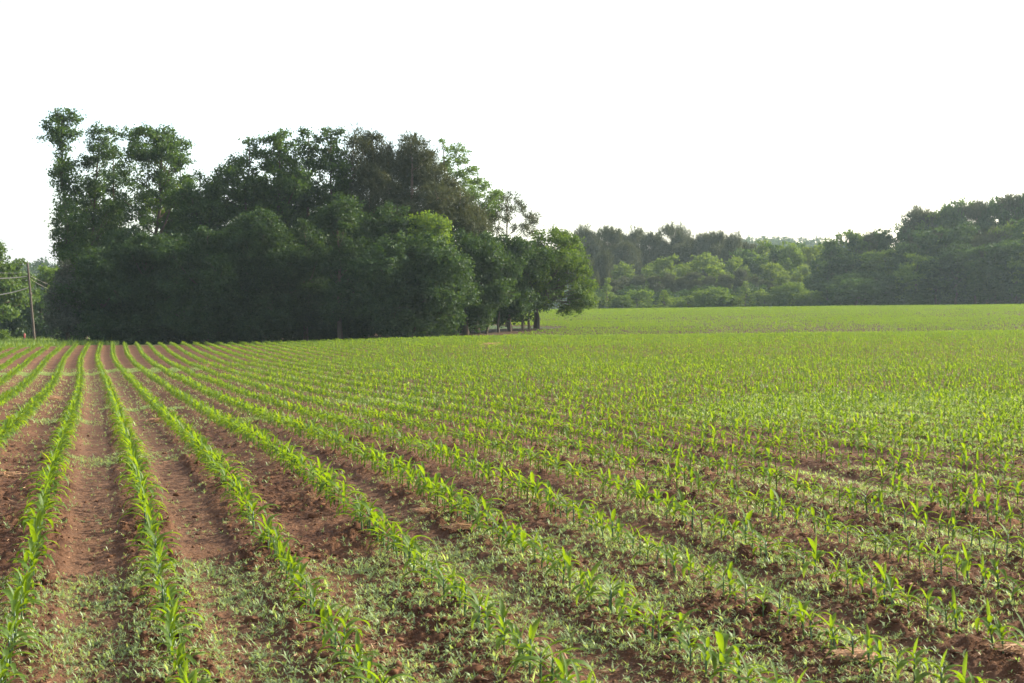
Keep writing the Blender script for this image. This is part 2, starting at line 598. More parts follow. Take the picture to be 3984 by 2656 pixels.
def ordinal(n):
    return f"{n}{'th' if 10 <= n % 100 <= 20 else {1: 'st', 2: 'nd', 3: 'rd'}.get(n % 10, 'th')}"


PROTO = [corn_parts(s, 9, True, 7) for s in SPECS]


def corn_singles():
    rows = sorted(set(int(CP[i, 2]) for i in SINGLE))
    rank = {k: n + 1 for n, k in enumerate(rows)}
    proto = {}
    for k in rows:
        ids = sorted([i for i in SINGLE if int(CP[i, 2]) == k], key=lambda i: CP[i, 1])
        for n, i in enumerate(ids):
            v = int(cvar[i])
            size = 'tall ' if vigour[i] > .95 else ('small ' if vigour[i] < .68 else '')
            lab = f"{size}young corn plant, {ordinal(n + 1)} from the near end of the {ordinal(rank[k])} row from the left"
            root = empty('corn_plant', (CP[i, 0], CP[i, 1], cz[i] - .004), lab, 'corn plant', 'young corn plants in rows', crot[i], (vigour[i],) * 3)
            root.rotation_euler = (crng.normal(0, .06), crng.normal(0, .06), crot[i])
            if v not in proto:
                parts = []
                for j, (V, Q, T) in enumerate(PROTO[v]):
                    parts.append(mk('stalk' if j == 0 else 'leaf', V, Q, T, M_STALK if j == 0 else M_CORN, root))
                proto[v] = parts
            else:
                for p in proto[v]:
                    c = p.copy()
                    COL.objects.link(c)
                    c.parent = root


corn_singles()


def scatter(name, ids, lod, label):
    """the rest of the crop as one mass"""
    Vs, Qs, n0 = [], [], 0
    for v in range(len(SPECS)):
        sel = ids[cvar[ids] == v]
        if not len(sel):
            continue
        hs, leaves = SPECS[v]
        g = Geo()
        if lod == 0:
            nseg, halves, lv = 6, True, leaves
        elif lod == 1:
            nseg, halves, lv = 4, False, leaves[1:]
        else:
            nseg, halves, lv = 2, False, leaves[1:]
        wk = (1, 1.1, 1.5)[lod]
        for (L, W, h0, az, e0, c, wv, ph) in lv:
            V, Q = leaf_strip(nseg, L * (1, 1, 1.05)[lod], W * wk, h0, az, e0, c, .35, 0, 0, halves)
            g.add(V, Q)
        if lod < 2:
            sides = (5, 3)[lod]
            gg = Geo()
            tube(gg, [(0, 0, -.01), (0, 0, hs + .03)], [.0062, .004], sides)
            V, Q, T = gg.arr()
            g.add(V[:-1], Q)
        V, Q, _ = g.arr()
        ca, sa = np.cos(crot[sel]), np.sin(crot[sel])
        s = vigour[sel]
        W3 = np.empty((len(sel), len(V), 3), np.float32)
        W3[:, :, 0] = CP[sel, 0][:, None] + s[:, None] * (V[None, :, 0] * ca[:, None] - V[None, :, 1] * sa[:, None])
        W3[:, :, 1] = CP[sel, 1][:, None] + s[:, None] * (V[None, :, 0] * sa[:, None] + V[None, :, 1] * ca[:, None])
        W3[:, :, 2] = cz[sel][:, None] + s[:, None] * V[None, :, 2]
        Vs.append(W3.reshape(-1, 3))
        Qs.append((Q[None] + (n0 + np.arange(len(sel)) * len(V))[:, None, None]).reshape(-1, 4))
        n0 += len(sel) * len(V)
    o = mk(name, np.concatenate(Vs), np.concatenate(Qs), None, M_CORN)
    return tag(o, label, 'crop', kind='stuff')


def corn_mass():
    idx = np.arange(len(CP))
    Y = CP[:, 1]
    parts = []
    for lod, m in ((0, mass & (Y < 26)), (1, mass & (Y >= 26) & (Y < 80)), (2, mass & (Y >= 80))):
        parts.append(scatter('corn_crop', idx[m], lod, 'rows of young corn running up the field beyond the nearest plants'))
    # one object: join the three levels of detail
    base = parts[0]
    Vs, Qs, n0 = [], [], 0
    for p in parts:
        me = p.data
        v = np.empty(len(me.vertices) * 3, np.float32); me.vertices.foreach_get('co', v)
        q = np.empty(len(me.loops), np.int32); me.loops.foreach_get('vertex_index', q)
        Vs.append(v.reshape(-1, 3)); Qs.append(q.reshape(-1, 4) + n0); n0 += len(me.vertices)
    for p in parts:
        me = p.data
        bpy.data.objects.remove(p); bpy.data.meshes.remove(me)
    o = mk('corn_crop', np.concatenate(Vs), np.concatenate(Qs), None, M_CORN)
    tag(o, 'mass of young corn in rows running up and over the rise', 'crop', kind='stuff')


corn_mass()

# ------------------------------------------------------------------ weeds, clods, straw
# patches of grass weeds: centre pixel, half extents in metres, strength
WEED_PATCH = [
    (330, 2480, 1.3, 1.9, .95), (700, 2330, .8, 1.3, .95), (1000, 2330, .8, 1.3, .75), (1250, 2480, .8, 1.5, .8), (1900, 2250, 1.1, 1.7, 1.0),
    (1650, 2480, 1.0, 1.4, .85), (2050, 2550, .8, 1.2, .9), (2350, 2200, 1.0, 1.6, .95), (2650, 2450, .9, 1.4, .7), (2400, 2600, .7, .9, .8),
    (2750, 2250, .9, 1.3, .95), (3100, 2150, 1.3, 1.4, .6), (3300, 2350, 1.1, 1.1, .45), (3500, 2120, 1.2, 1.4, .6), (3820, 2250, 1.0, 1.3, .5),
    (3050, 2560, .8, .8, .9), (400, 1790, .55, .8, .95), (700, 1760, .5, .8, .5), (560, 1590, .9, .7, .9), (980, 1640, .8, .9, .8), (600, 1440, 2.2, 2.5, .9),
    (60, 1455, 2.5, 1.6, .9), (260, 1455, 1.5, 1.4, .8), (250, 1640, .6, .7, .6),
    (3500, 1620, 3.6, 5.0, 1.15), (3800, 1700, 2.0, 3.0, 1.1), (3300, 1560, 2.6, 4.0, .9), (3900, 1560, 3.0, 5.0, 1.0), (3200, 1900, 1.6, 1.8, .7), (3700, 1900, 1.6, 2.0, .7), (2600, 1950, 1.4, 1.5, .5),
    (2100, 1950, .8, 1.2, .55), (1750, 2000, .5, .8, .4), (1450, 1900, .4, .8, .4), (1500, 1560, 1.6, 1.6, .5), (2300, 1800, 1.6, 1.6, .3),
]


def weed_density(X, Y):
    d = np.full(X.shape, .06)
    thick = np.zeros(X.shape)
    for (a, b, rx, ry, s) in WEED_PATCH:
        cx, cy = hit(a, b)
        q = ((X - cx) / rx) ** 2 + ((Y - cy) / ry) ** 2
        d = np.maximum(d, s * (1 - sstep(.45, 1.35, q)))
        if s >= 1.1:                            # the densest, palest mats
            thick = np.maximum(thick, 1 - sstep(.35, 1.2, q + .5 * noise2(X * .9, Y * .9, 75)))
    n = fbm(X * 1.1, Y * 1.1, 70, 3)
    d = d * (.35 + .75 * sstep(-.32, .12, n)) * (.45 + .55 * sstep(-.4, .0, noise2(X * 3.5, Y * 3.5, 74)))
    return np.clip(np.maximum(d, .95 * thick), 0.012, 1)


def build_weeds():
    r = np.random.default_rng(23)
    out = []
    for (y0, y1, rate) in ((4.6, 12, 1000), (12, 24, 620), (24, 64, 480)):
        xm = .37 * y1 + 2.5
        n = int((y1 - y0) * 2 * xm * rate)
        Y = r.uniform(y0, y1, n)
        X = r.uniform(-xm, xm, n)
        k = np.abs(X) < .37 * Y + 2.5
        X, Y, n = X[k], Y[k], int(k.sum())
        d = weed_density(X, Y)
        k = r.random(n) < d
        lod = 0 if y1 <= 24 else 1
        out.append((X[k], Y[k], lod))
    g = Geo()
    for X, Y, lod in out:
        n = len(X)
        z = gz(X, Y)
        nl = 6 if lod == 0 else 4
        sz = np.clip(r.lognormal(0, .32, n), .5, 2.2) * (.0245 if lod == 0 else .045)
        az0 = r.random(n) * 6.283
        for j in range(nl):
            az = az0 + j * 2.4 + r.normal(0, .3, n)
            L = sz * r.uniform(.7, 1.35, n)
            e0 = r.uniform(.5, 1.45, n)
            c = r.uniform(.3, 1.5, n)
            w = L * r.uniform(.07, .115, n)
            ox, oy = r.normal(0, .006, n), r.normal(0, .006, n)
            hb = r.uniform(.0, .014, n)
            ca, sa = np.cos(az), np.sin(az)
            pr, pz = np.zeros(n), np.zeros(n)
            rows = []
            for t, ww in ((0, .5), (.45, 1.0), (1, .06)):
                if t:
                    dt = .45 if t < .5 else .55
                    e = e0 - c * (t - dt * .3)
                    pr = pr + L * dt * np.cos(e); pz = pz + L * dt * np.sin(e)
                for sgn in (1, -1):
                    rows.append(np.stack([X + ox + ca * pr - sa * w * ww * sgn, Y + oy + sa * pr + ca * w * ww * sgn, z + hb + pz], -1))
            V = np.stack(rows, 1)
            i = (np.arange(n) * 6)[:, None]
            Q = np.concatenate([i + np.array([[0, 1, 3, 2]]), i + np.array([[2, 3, 5, 4]])])
            g.add(V, Q)
    o = g.build('weed_grass', M_WEED, None, True)
    tag(o, 'pale green seedling weeds carpeting the soil between the corn rows', 'weeds', kind='stuff')


build_weeds()


def ico():
    p = (1 + 5 ** .5) / 2
    V = np.array([(-1, p, 0), (1, p, 0), (-1, -p, 0), (1, -p, 0), (0, -1, p), (0, 1, p), (0, -1, -p), (0, 1, -p), (p, 0, -1), (p, 0, 1), (-p, 0, -1), (-p, 0, 1)], float)
    V /= np.linalg.norm(V, axis=1)[:, None]
    T = np.array([(0, 11, 5), (0, 5, 1), (0, 1, 7), (0, 7, 10), (0, 10, 11), (1, 5, 9), (5, 11, 4), (11, 10, 2), (10, 7, 6), (7, 1, 8), (3, 9, 4), (3, 4, 2), (3, 2, 6), (3, 6, 8), (3, 8, 9), (4, 9, 5), (2, 4, 11), (6, 2, 10), (8, 6, 7), (9, 8, 1)])
    return V, T


def subdiv(V, T):
    e = {}
    V = list(map(tuple, V)); out = []

    def mid(a, b):
        k = (min(a, b), max(a, b))
        if k not in e:
            m = (np.array(V[a]) + np.array(V[b])) / 2
            m /= np.linalg.norm(m)
            V.append(tuple(m)); e[k] = len(V) - 1
        return e[k]
    for a, b, c in T:
        ab, bc, ca = mid(a, b), mid(b, c), mid(c, a)
        out += [(a, ab, ca), (b, bc, ab), (c, ca, bc), (ab, bc, ca)]
    return np.array(V), np.array(out)


ICO0 = ico()
ICO2 = subdiv(*subdiv(*ICO0))


def build_crumbs():
    """countless small lumps of soil"""
    r = np.random.default_rng(31)
    V0, T0 = ICO0
    g = Geo()
    n = 66000
    y0, y1 = 4.6, 26
    Y = 1 / (1 / y0 - r.random(n) * (1 / y0 - 1 / y1))
    X = (r.random(n) * 2 - 1) * (.36 * Y + 2)
    keep = (lane_mask(X, Y) < .4) | (r.random(n) < .4)
    keep &= r.random(n) < .3 + .7 * sstep(-.3, .4, fbm(X * .8, Y * .8, 3, 2))
    X, Y = X[keep], Y[keep]
    n = len(X)
    s = np.clip(r.lognormal(-5.05, .5, n), .003, .026)
    z = gz(X, Y)
    D = V0[None] * (1 + r.normal(0, .22, (n, 12, 1))) * s[:, None, None] * np.stack([r.uniform(.8, 1.4, n), r.uniform(.8, 1.4, n), r.uniform(.55, .9, n)], -1)[:, None, :]
    V = D + np.stack([X, Y, z + s * .3], -1)[:, None, :]
    T = T0[None] + (np.arange(n) * 12)[:, None, None]
    g.add(V.reshape(-1, 3), None, T.reshape(-1, 3))
    o = g.build('soil_crumbs', M_CLOD, None, False)
    tag(o, 'loose crumbs and small lumps of red brown soil over the field', 'soil', kind='stuff')


build_crumbs()


def build_litter():
    r = np.random.default_rng(37)
    n = 7000
    y0, y1 = 4.6, 34
    Y = 1 / (1 / y0 - r.random(n) * (1 / y0 - 1 / y1))
    X = (r.random(n) * 2 - 1) * (.36 * Y + 2)
    z = gz(X, Y) + .008
    L = np.clip(r.lognormal(-3.5, .5, n), .012, .09); w = r.uniform(.0012, .004, n)
    az = r.random(n) * 6.283; tl = r.normal(0, .25, n)
    d = np.stack([np.cos(az) * np.cos(tl), np.sin(az) * np.cos(tl), np.sin(tl)], -1)
    s = np.stack([-np.sin(az), np.cos(az), r.normal(0, .4, n)], -1)
    c = np.stack([X, Y, z], -1)
    V = np.stack([c - d * L[:, None] / 2 - s * w[:, None], c - d * L[:, None] / 2 + s * w[:, None], c + d * L[:, None] / 2 + s * w[:, None], c + d * L[:, None] / 2 - s * w[:, None]], 1)
    Q = (np.arange(n) * 4)[:, None] + np.array([[0, 1, 2, 3]])
    o = mk('straw_litter', V.reshape(-1, 3), Q, None, M_STRAW)
    tag(o, 'bits of pale dry stubble lying over the soil', 'straw', kind='stuff')


build_litter()


def make_clod(px_, py_, w, label, seed):
    r = np.random.default_rng(seed)
    x, y = hit(px_, py_)
    V, T = ICO2
    n = fbm(V[:, 0] * 1.3 + seed, V[:, 1] * 1.3 + V[:, 2] * 1.7, seed, 3)
    n2 = noise2(V[:, 0] * 4 + V[:, 2] * 3, V[:, 1] * 4 - seed, seed + 3)
    D = V * (1 + .38 * n + .12 * n2)[:, None] * np.array([w / 2, w / 2 * r.uniform(.7, 1), w / 2 * r.uniform(.55, .8)])
    o = mk('dirt_clod', D, None, T, M_CLOD, None, False)
    o.location = (x, y, float(gz(x, y)) + w * .13)
    o.rotation_euler = (0, 0, r.random() * 6)
    return tag(o, label, 'clod', 'lumps of soil among the rows')


for i, (a, b, w, lab) in enumerate([
    (1850, 2615, .10, 'largest red brown clod of soil, at the bottom edge by two corn rows'),
    (1640, 2375, .07, 'rounded soil clod half hidden in weeds beside a corn row'),
    (1580, 2335, .08, 'blocky pale clod of soil amid low weeds, just above a rounded one'),
    (640, 1755, .075, 'dark clod of soil lying at the edge of the small weed strip'),
    (200, 2260, .09, 'brown clod of soil between the two leftmost long corn rows'),
    (950, 2010, .08, 'clod of soil in the bare rough lane beside the third long row'),
    (1220, 2010, .09, 'crumbled grey brown clod on bare soil below a dense corn row'),
    (1450, 2010, .08, 'lump of soil tucked against the foot of a corn row by straw'),
    (2720, 2120, .07, 'lump of soil left of a tuft of orange straw'),
    (3380, 2340, .10, 'clod among the roughest dark soil near the lower right corner'),
    (3470, 2370, .07, 'small clod on rough dark soil beside a larger clod'),
    (980, 2395, .08, 'isolated clod of soil amid weeds near the bottom of a long lane'),
    (640, 2500, .06, 'little clod in the weeds near the bottom of the second lane'),
]):
    make_clod(a, b, w, lab, 100 + i)


def make_straw(px_, py_, w, n, label, seed):
    r = np.random.default_rng(seed)
    x, y = hit(px_, py_)
    g = Geo()
    for _ in range(n):
        az = r.normal(.2, 1.0); L = w * r.uniform(.35, .9)
        c = np.array([r.normal(0, w * .22), r.normal(0, w * .15), r.uniform(.0, w * .22)])
        t = np.linspace(-.5, .5, 5)
        bow = r.uniform(-.1, .35) * L
        P = np.stack([c[0] + np.cos(az) * t * L, c[1] + np.sin(az) * t * L * .8, c[2] + bow * (.25 - t * t) + r.normal(0, .12) * t * L], -1)
        wd = r.uniform(.0012, .003) * (1 if y < 15 else 2)
        s = np.array([-math.sin(az), math.cos(az), .4]) * wd
        V = np.stack([P - s, P + s], 1).reshape(-1, 3)
        i = np.arange(4) * 2
        g.add(V, np.stack([i, i + 1, i + 3, i + 2], -1))
    o = g.build('straw_tuft', M_STRAW)
    o.location = (x, y, float(gz(x, y)) + .005)
    return tag(o, label, 'straw tuft', 'tufts of dry straw in the field')


for i, (a, b, w, n, lab) in enumerate([
    (3330, 2590, .20, 170, 'biggest tuft of dry orange straw, by the bottom edge'),
    (2930, 2118, .16, 70, 'orange straw tuft lying under a row of corn beside weeds'),
    (1640, 1995, .16, 60, 'tan straw wisp on bare soil under a corn row'),
    (1790, 2080, .17, 70, 'pale straw tuft with white ends next to a weedy patch'),
    (2560, 1930, .18, 60, 'straw tuft standing up at the foot of a corn row'),
    (215, 1555, .35, 70, 'upright tan straw tuft between the leftmost rows'),
    (605, 1645, .3, 60, 'orange straw wisp beside the second long corn row'),
    (815, 1432, .7, 60, 'orange straw patch far up the field between curving rows'),
    (1910, 1352, 1.1, 80, 'tan straw heap far off in the field below the grove'),
    (1000, 1475, .5, 50, 'faint orange straw tuft midway up the curving rows'),
    (3960, 2560, .18, 80, 'rusty straw tuft at the right edge near the corner'),
    (30, 1850, .22, 60, 'pinkish straw wisp at the left edge on bare soil'),
]):
    make_straw(a, b, w, n, lab, 300 + i)

# ------------------------------------------------------------------ trees
def w3(x, y, Z):
    return np.array([(x - CX) / F * Z, Z, CZ + (HY - y) / F * Z])


def leaf_quads(g, C, Nrm, size, r, aspect=.62):
    n = len(C)
    t = r.normal(0, 1, (n, 3))
    t -= (t * Nrm).sum(1)[:, None] * Nrm
    t /= np.linalg.norm(t, axis=1)[:, None] + 1e-9
    b = np.cross(Nrm, t)
    s = size[:, None]
    up = Nrm * s * r.uniform(-.15, .2, (n, 1))
    V = np.stack([C - t * s * .5, C + b * s * aspect * .5 + up, C + t * s * .5, C - b * s * aspect * .5 + up], 1)
    Q = (np.arange(n) * 4)[:, None] + np.array([[0, 1, 2, 3]])
    g.add(V.reshape(-1, 3), Q)


def unit(n, r):
    v = r.normal(0, 1, (n, 3))
    return v / np.linalg.norm(v, axis=1)[:, None]


def lobe_leaves(g, lobes, r, leaf, dens, clump=.5, needle=False, fill=.35):
    """leaf clumps spread over and through ellipsoid lobes [(centre, radii)]"""
    if not needle and leaf < .3:
        leaf *= .82
    for c, rad in lobes:
        rad = np.asarray(rad)
        area = 4 * math.pi * np.mean([rad[0] * rad[1], rad[1] * rad[2], rad[0] * rad[2]])
        nc = max(3, int(dens * area / (math.pi * clump * clump)))
        d = unit(nc, r)
        rr = np.where(r.random(nc) < fill, r.random(nc) ** .5 * .85, r.uniform(.78, 1.08, nc))
        cc = c + d * rad * rr[:, None]
        per = max(5, int(1.75 * clump * clump * math.pi / (leaf * leaf * .31) * .55))
        if needle:
            per = 34
            C = np.repeat(cc, per, 0)
            base = np.repeat(d * .4 + np.array([0, 0, .5]), per, 0)
            dr = base + r.normal(0, .6, (len(C), 3))
            dr /= np.linalg.norm(dr, axis=1)[:, None]
            C = C + r.normal(0, clump * .42, (len(C), 3))
            L = leaf * r.uniform(.7, 1.3, len(C))
            s = np.cross(dr, unit(len(C), r)) * (leaf * .11)
            V = np.stack([C - s, C + s, C + dr * L[:, None]], 1)
            T = (np.arange(len(C)) * 3)[:, None] + np.array([[0, 1, 2]])
            g.add(V.reshape(-1, 3), None, T)
        else:
            C = np.repeat(cc, per, 0) + r.normal(0, 1, (nc * per, 3)) * np.array([clump * .46, clump * .46, clump * .34])
            Nn = np.repeat(d, per, 0) * .5 + unit(nc * per, r) + np.array([0, 0, .35])
            Nn /= np.linalg.norm(Nn, axis=1)[:, None]
            leaf_quads(g, C, Nn, leaf * r.uniform(.65, 1.3, nc * per), r)


def limbs(g, base, top, r0, lobes, r, every=1, bend=.25, lean=0.0):
    """trunk with tapered limbs reaching into the lobes"""
    base, top = np.asarray(base, float), np.asarray(top, float)
    H = top[2] - base[2]
    t = np.linspace(0, 1, 9)
    P = base + (top - base) * t[:, None]
    P[1:-1, :2] += r.normal(0, bend * .35, (7, 2))
    rad = r0 * (1 - .86 * t); rad[0] *= 1.3
    tube(g, P, rad, 8)
    for c, q in lobes[::every]:
        hz = np.clip(c[2] - np.hypot(c[0] - base[0], c[1] - base[1]) * .8 - q[2] * .5, base[2] + H * .4, top[2] - H * .06)
        f = (hz - base[2]) / H
        s = np.array([np.interp(f, t, P[:, k]) for k in range(3)])
        m = (s + c) / 2 + np.array([0, 0, -.08 * np.linalg.norm(c - s)]) + r.normal(0, bend * .3, 3)
        rr = max(.025, r0 * (1 - .86 * f) * .5)
        tube(g, [s, m, c], [rr, rr * .7, rr * .28], 5)
        for _ in range(3):
            e = c + unit(1, r)[0] * np.asarray(q) * .9
            tube(g, [c, (c + e) / 2 + r.normal(0, .1, 3), e], [rr * .3, rr * .22, rr * .1], 4)


def finish_tree(name, label, cat, group, base, crown_g, trunk_g, leafm, barkm):
    root = empty(name, tuple(base), label, cat, group)
    for g, nm, m in ((trunk_g, 'trunk', barkm), (crown_g, 'crown', leafm)):
        V, Q, T = g.arr()
        mk(nm, V - np.asarray(base), Q, T, m, root, nm == 'trunk')
    return root


def px_tree(name, label, lobes_px, Z, leafm, trunk_x, group, seed, leaf=.26, dens=1.0, clump=.5, needle=False, r0=.2, depth=1.0, cat='tree', barkm=None, top_y=None, fill=.35):
    """a tree whose crown lobes were measured in the photograph (x, y, rx, ry) and stand at their own distance"""
    r = np.random.default_rng(seed)
    k = Z / F
    cx = np.mean([l[0] for l in lobes_px])
    width = (max(l[0] + l[2] for l in lobes_px) - min(l[0] - l[2] for l in lobes_px)) * k
    L = []
    for (x, y, rx, ry) in lobes_px:
        off = r.normal(0, width * .14) * depth
        c = w3(x, y, Z) + np.array([0, off, 0])
        L.append((c, np.array([rx * k, (rx + ry) * .5 * k * r.uniform(.9, 1.3), ry * k])))
    # the crown's far side, which the photograph does not show
    if depth > 0:
        for (x, y, rx, ry) in lobes_px[2:]:
            if r.random() < .6:
                c = w3(x + r.normal(0, rx * .3), y + r.normal(0, ry * .3), Z) + np.array([0, width * r.uniform(.15, .4) * r.choice([-1, 1]), 0])
                L.append((c, np.array([rx * k * .85, rx * k * .85, ry * k * .85])))
    bx = (trunk_x - CX) * k
    base = np.array([bx, Z, float(terrain(bx, Z)) - .05])
    top = w3(lobes_px[0][0] if top_y is None else trunk_x, (lobes_px[0][1] if top_y is None else top_y), Z)
    cg, tg = Geo(), Geo()
    lobe_leaves(cg, L, r, leaf, dens, clump, needle, fill)
    limbs(tg, base, top, r0, L, r)
    return finish_tree(name, label, cat, group, base, cg, tg, leafm, barkm or M_BARK)


GROVE = 'trees of the grove'
px_tree('slender_tree', 'tall slender ivy clad tree with a leafy topknot, leftmost in the grove', [
    (240, 455, 30, 30), (205, 470, 42, 36), (272, 462, 34, 38), (235, 505, 58, 36), (182, 532, 24, 13), (290, 520, 24, 22), (248, 560, 34, 36), (246, 620, 30, 44), (232, 665, 26, 30), (262, 690, 42, 50),
    (270, 770, 52, 66), (240, 830, 26, 40), (290, 860, 62, 66), (285, 930, 66, 56), (240, 970, 28, 34), (300, 1000, 80, 50)], 124, M_LEAF_MID, 262, GROVE, 1, r0=.22)
px_tree('slender_tree', 'thin tree with a small open top, second along the grove skyline', [
    (385, 500, 26, 16), (362, 525, 30, 18), (415, 515, 24, 22), (390, 560, 46, 32), (350, 560, 22, 18), (355, 615, 40, 36), (330, 645, 46, 36), (420, 590, 46, 30), (352, 710, 50, 50), (395, 760, 40, 40),
    (345, 800, 46, 50), (420, 850, 60, 50), (370, 920, 60, 60)], 127, M_LEAF_MID, 330, GROVE, 2, r0=.2, dens=.85)
px_tree('broad_tree', 'big ragged tree with sky showing through its crown, left part of the grove', [
    (640, 495, 26, 30), (545, 505, 26, 20), (512, 525, 26, 28), (585, 535, 46, 36), (615, 520, 30, 30), (650, 545, 36, 40), (705, 560, 34, 26), (600, 600, 76, 44), (690, 625, 44, 46), (520, 590, 48, 40),
    (715, 690, 24, 30), (570, 680, 56, 44), (655, 700, 50, 50), (470, 640, 30, 40), (615, 770, 62, 36), (540, 850, 56, 44), (640, 870, 56, 44), (475, 770, 36, 40), (700, 800, 26, 40)], 125, M_LEAF_MID, 575, GROVE, 3, r0=.26)
px_tree('slender_tree', 'slim trunked tree standing just right of the big ragged tree', [
    (640, 640, 30, 30), (700, 760, 34, 36), (660, 820, 40, 40), (690, 880, 50, 50), (560, 790, 40, 44)], 129, M_LEAF_BRIGHT, 634, GROVE, 33, r0=.2, dens=.7)
px_tree('pointed_tree', 'small spire shaped tree in the notch of the grove skyline', [
    (780, 695, 18, 22), (786, 735, 32, 26), (755, 755, 38, 30), (722, 760, 28, 34), (742, 795, 40, 34), (810, 770, 46, 40), (775, 800, 44, 40), (735, 830, 40, 40), (840, 830, 50, 40), (780, 850, 60, 54), (742, 900, 60, 56), (800, 940, 60, 60)], 122, M_LEAF_MID, 780, GROVE, 4)
px_tree('leafy_tree', 'light tipped tree with open knobbly top, right of the skyline notch', [
    (970, 555, 20, 20), (985, 585, 24, 24), (955, 600, 36, 30), (915, 630, 28, 24), (878, 660, 32, 24), (850, 690, 26, 24), (940, 670, 54, 38), (880, 720, 60, 34), (960, 750, 66, 50), (900, 800, 80, 60), (900, 880, 90, 70)], 123, M_LEAF_MID, 930, GROVE, 5)
px_tree('leafy_tree', 'tall dense tree with two leafy knobs on top, near the grove middle', [
    (1085, 518, 26, 20), (1110, 530, 24, 24), (1068, 565, 40, 34), (1130, 560, 30, 30), (1030, 590, 22, 26), (1035, 630, 34, 30), (1100, 630, 72, 50), (1050, 720, 92, 70), (1130, 720, 70, 60), (1060, 820, 100, 70), (1000, 760, 60, 60)], 124, M_LEAF_MID, 1085, GROVE, 6, r0=.28)
px_tree('leafy_tree', 'tall dark tree with a single round knob on top, grove middle', [
    (1200, 520, 28, 20), (1180, 545, 28, 24), (1215, 565, 30, 28), (1190, 600, 46, 36), (1225, 640, 40, 40), (1180, 680, 60, 56), (1200, 780, 80, 74), (1160, 850, 70, 60)], 126, M_LEAF_DARK, 1195, GROVE, 7, r0=.25)
px_tree('leafy_tree', 'bright tipped tree just left of the pines on the grove skyline', [
    (1285, 510, 20, 16), (1330, 515, 11, 10), (1265, 545, 32, 24), (1310, 548, 32, 26), (1290, 590, 56, 34), (1255, 620, 30, 34), (1300, 660, 62, 50), (1290, 740, 70, 60), (1300, 830, 80, 66)], 125, M_LEAF_MID, 1290, GROVE, 8, r0=.25)
px_tree('pine_tree', 'slender grey pine with a thin spiky top, first of the pines', [
    (1380, 522, 18, 20), (1372, 560, 22, 24), (1392, 600, 26, 26), (1358, 620, 24, 30), (1380, 670, 42, 44), (1400, 760, 56, 56), (1370, 840, 56, 50)], 127, M_NEEDLE, 1380, GROVE, 9, leaf=.42, needle=True, dens=1.5, barkm=M_BARK_PALE)
px_tree('pine_tree', 'broad rounded grey brown pine in the middle of the pines', [
    (1448, 540, 32, 18), (1470, 560, 36, 26), (1425, 575, 40, 30), (1500, 600, 34, 34), (1450, 620, 70, 40), (1510, 650, 40, 40), (1460, 690, 80, 54), (1440, 770, 86, 60), (1520, 740, 60, 50), (1470, 860, 90, 60)], 126, M_NEEDLE, 1455, GROVE, 10, leaf=.42, needle=True, dens=1.9, r0=.28, barkm=M_BARK_PALE)
px_tree('pine_tree', 'big brownish domed pine with a tufted top, largest of the pines', [
    (1595, 545, 30, 16), (1575, 575, 38, 26), (1625, 575, 40, 28), (1660, 605, 32, 30), (1600, 620, 66, 36), (1690, 650, 30, 28), (1610, 670, 86, 44), (1690, 690, 56, 40), (1620, 750, 96, 56), (1705, 770, 80, 52), (1745, 730, 34, 36), (1560, 800, 60, 50), (1650, 850, 110, 60), (1750, 840, 60, 50)], 126, M_NEEDLE, 1610, GROVE, 11, leaf=.42, needle=True, dens=1.9, r0=.3, barkm=M_BARK_PALE)
px_tree('pine_tree', 'lower greyish pine below the sparse light green tree', [
    (1790, 755, 30, 24), (1800, 800, 50, 36), (1840, 840, 50, 40), (1780, 860, 66, 50), (1860, 890, 50, 40), (1800, 920, 70, 46)], 125, M_NEEDLE, 1800, GROVE, 12, leaf=.42, needle=True, dens=1.6, barkm=M_BARK_PALE)
px_tree('sparse_tree', 'sparse light green tree sloping down right of the domed pine', [
    (1722, 552, 16, 16), (1750, 585, 26, 26), (1785, 580, 20, 20), (1740, 630, 28, 30), (1800, 620, 36, 30), (1840, 660, 26, 24), (1780, 680, 44, 38), (1850, 700, 36, 30), (1885, 720, 20, 22), (1830, 750, 54, 40), (1900, 765, 30, 26), (1935, 750, 18, 14), (1880, 820, 50, 44), (1830, 840, 54, 50), (1925, 800, 24, 26)], 132, M_LEAF_PALE, 1800, GROVE, 13, dens=.75, leaf=.24, clump=.42)
px_tree('pine_tree', 'small open pine with bare limbs showing against the sky', [
    (1992, 762, 15, 15), (1965, 785, 24, 11), (2012, 782, 14, 16), (1945, 812, 22, 10), (2035, 805, 26, 11), (1985, 812, 22, 12), (1925, 840, 24, 12), (2062, 842, 28, 12), (1975, 850, 16, 10), (1912, 872, 24, 14), (2080, 852, 16, 10), (2045, 882, 30, 11), (1935, 900, 28, 13), (1900, 835, 12, 14), (2000, 890, 12, 9), (2070, 905, 26, 12)], 134, M_NEEDLE, 1974, GROVE, 14, leaf=.40, needle=True, dens=1.3, clump=.42, r0=.16, depth=.8, barkm=M_BARK_PALE, top_y=765, fill=.5)
px_tree('maple_tree', 'yellow green tree catching the sun in front of the pines', [
    (1650, 845, 36, 18), (1700, 848, 30, 22), (1610, 870, 44, 28), (1665, 880, 54, 30), (1715, 880, 30, 28), (1690, 925, 52, 36), (1730, 930, 24, 34), (1640, 940, 60, 44), (1700, 985, 60, 40), (1640, 1010, 66, 44)], 114.5, M_LEAF_BRIGHT, 1650, GROVE, 15, leaf=.24)

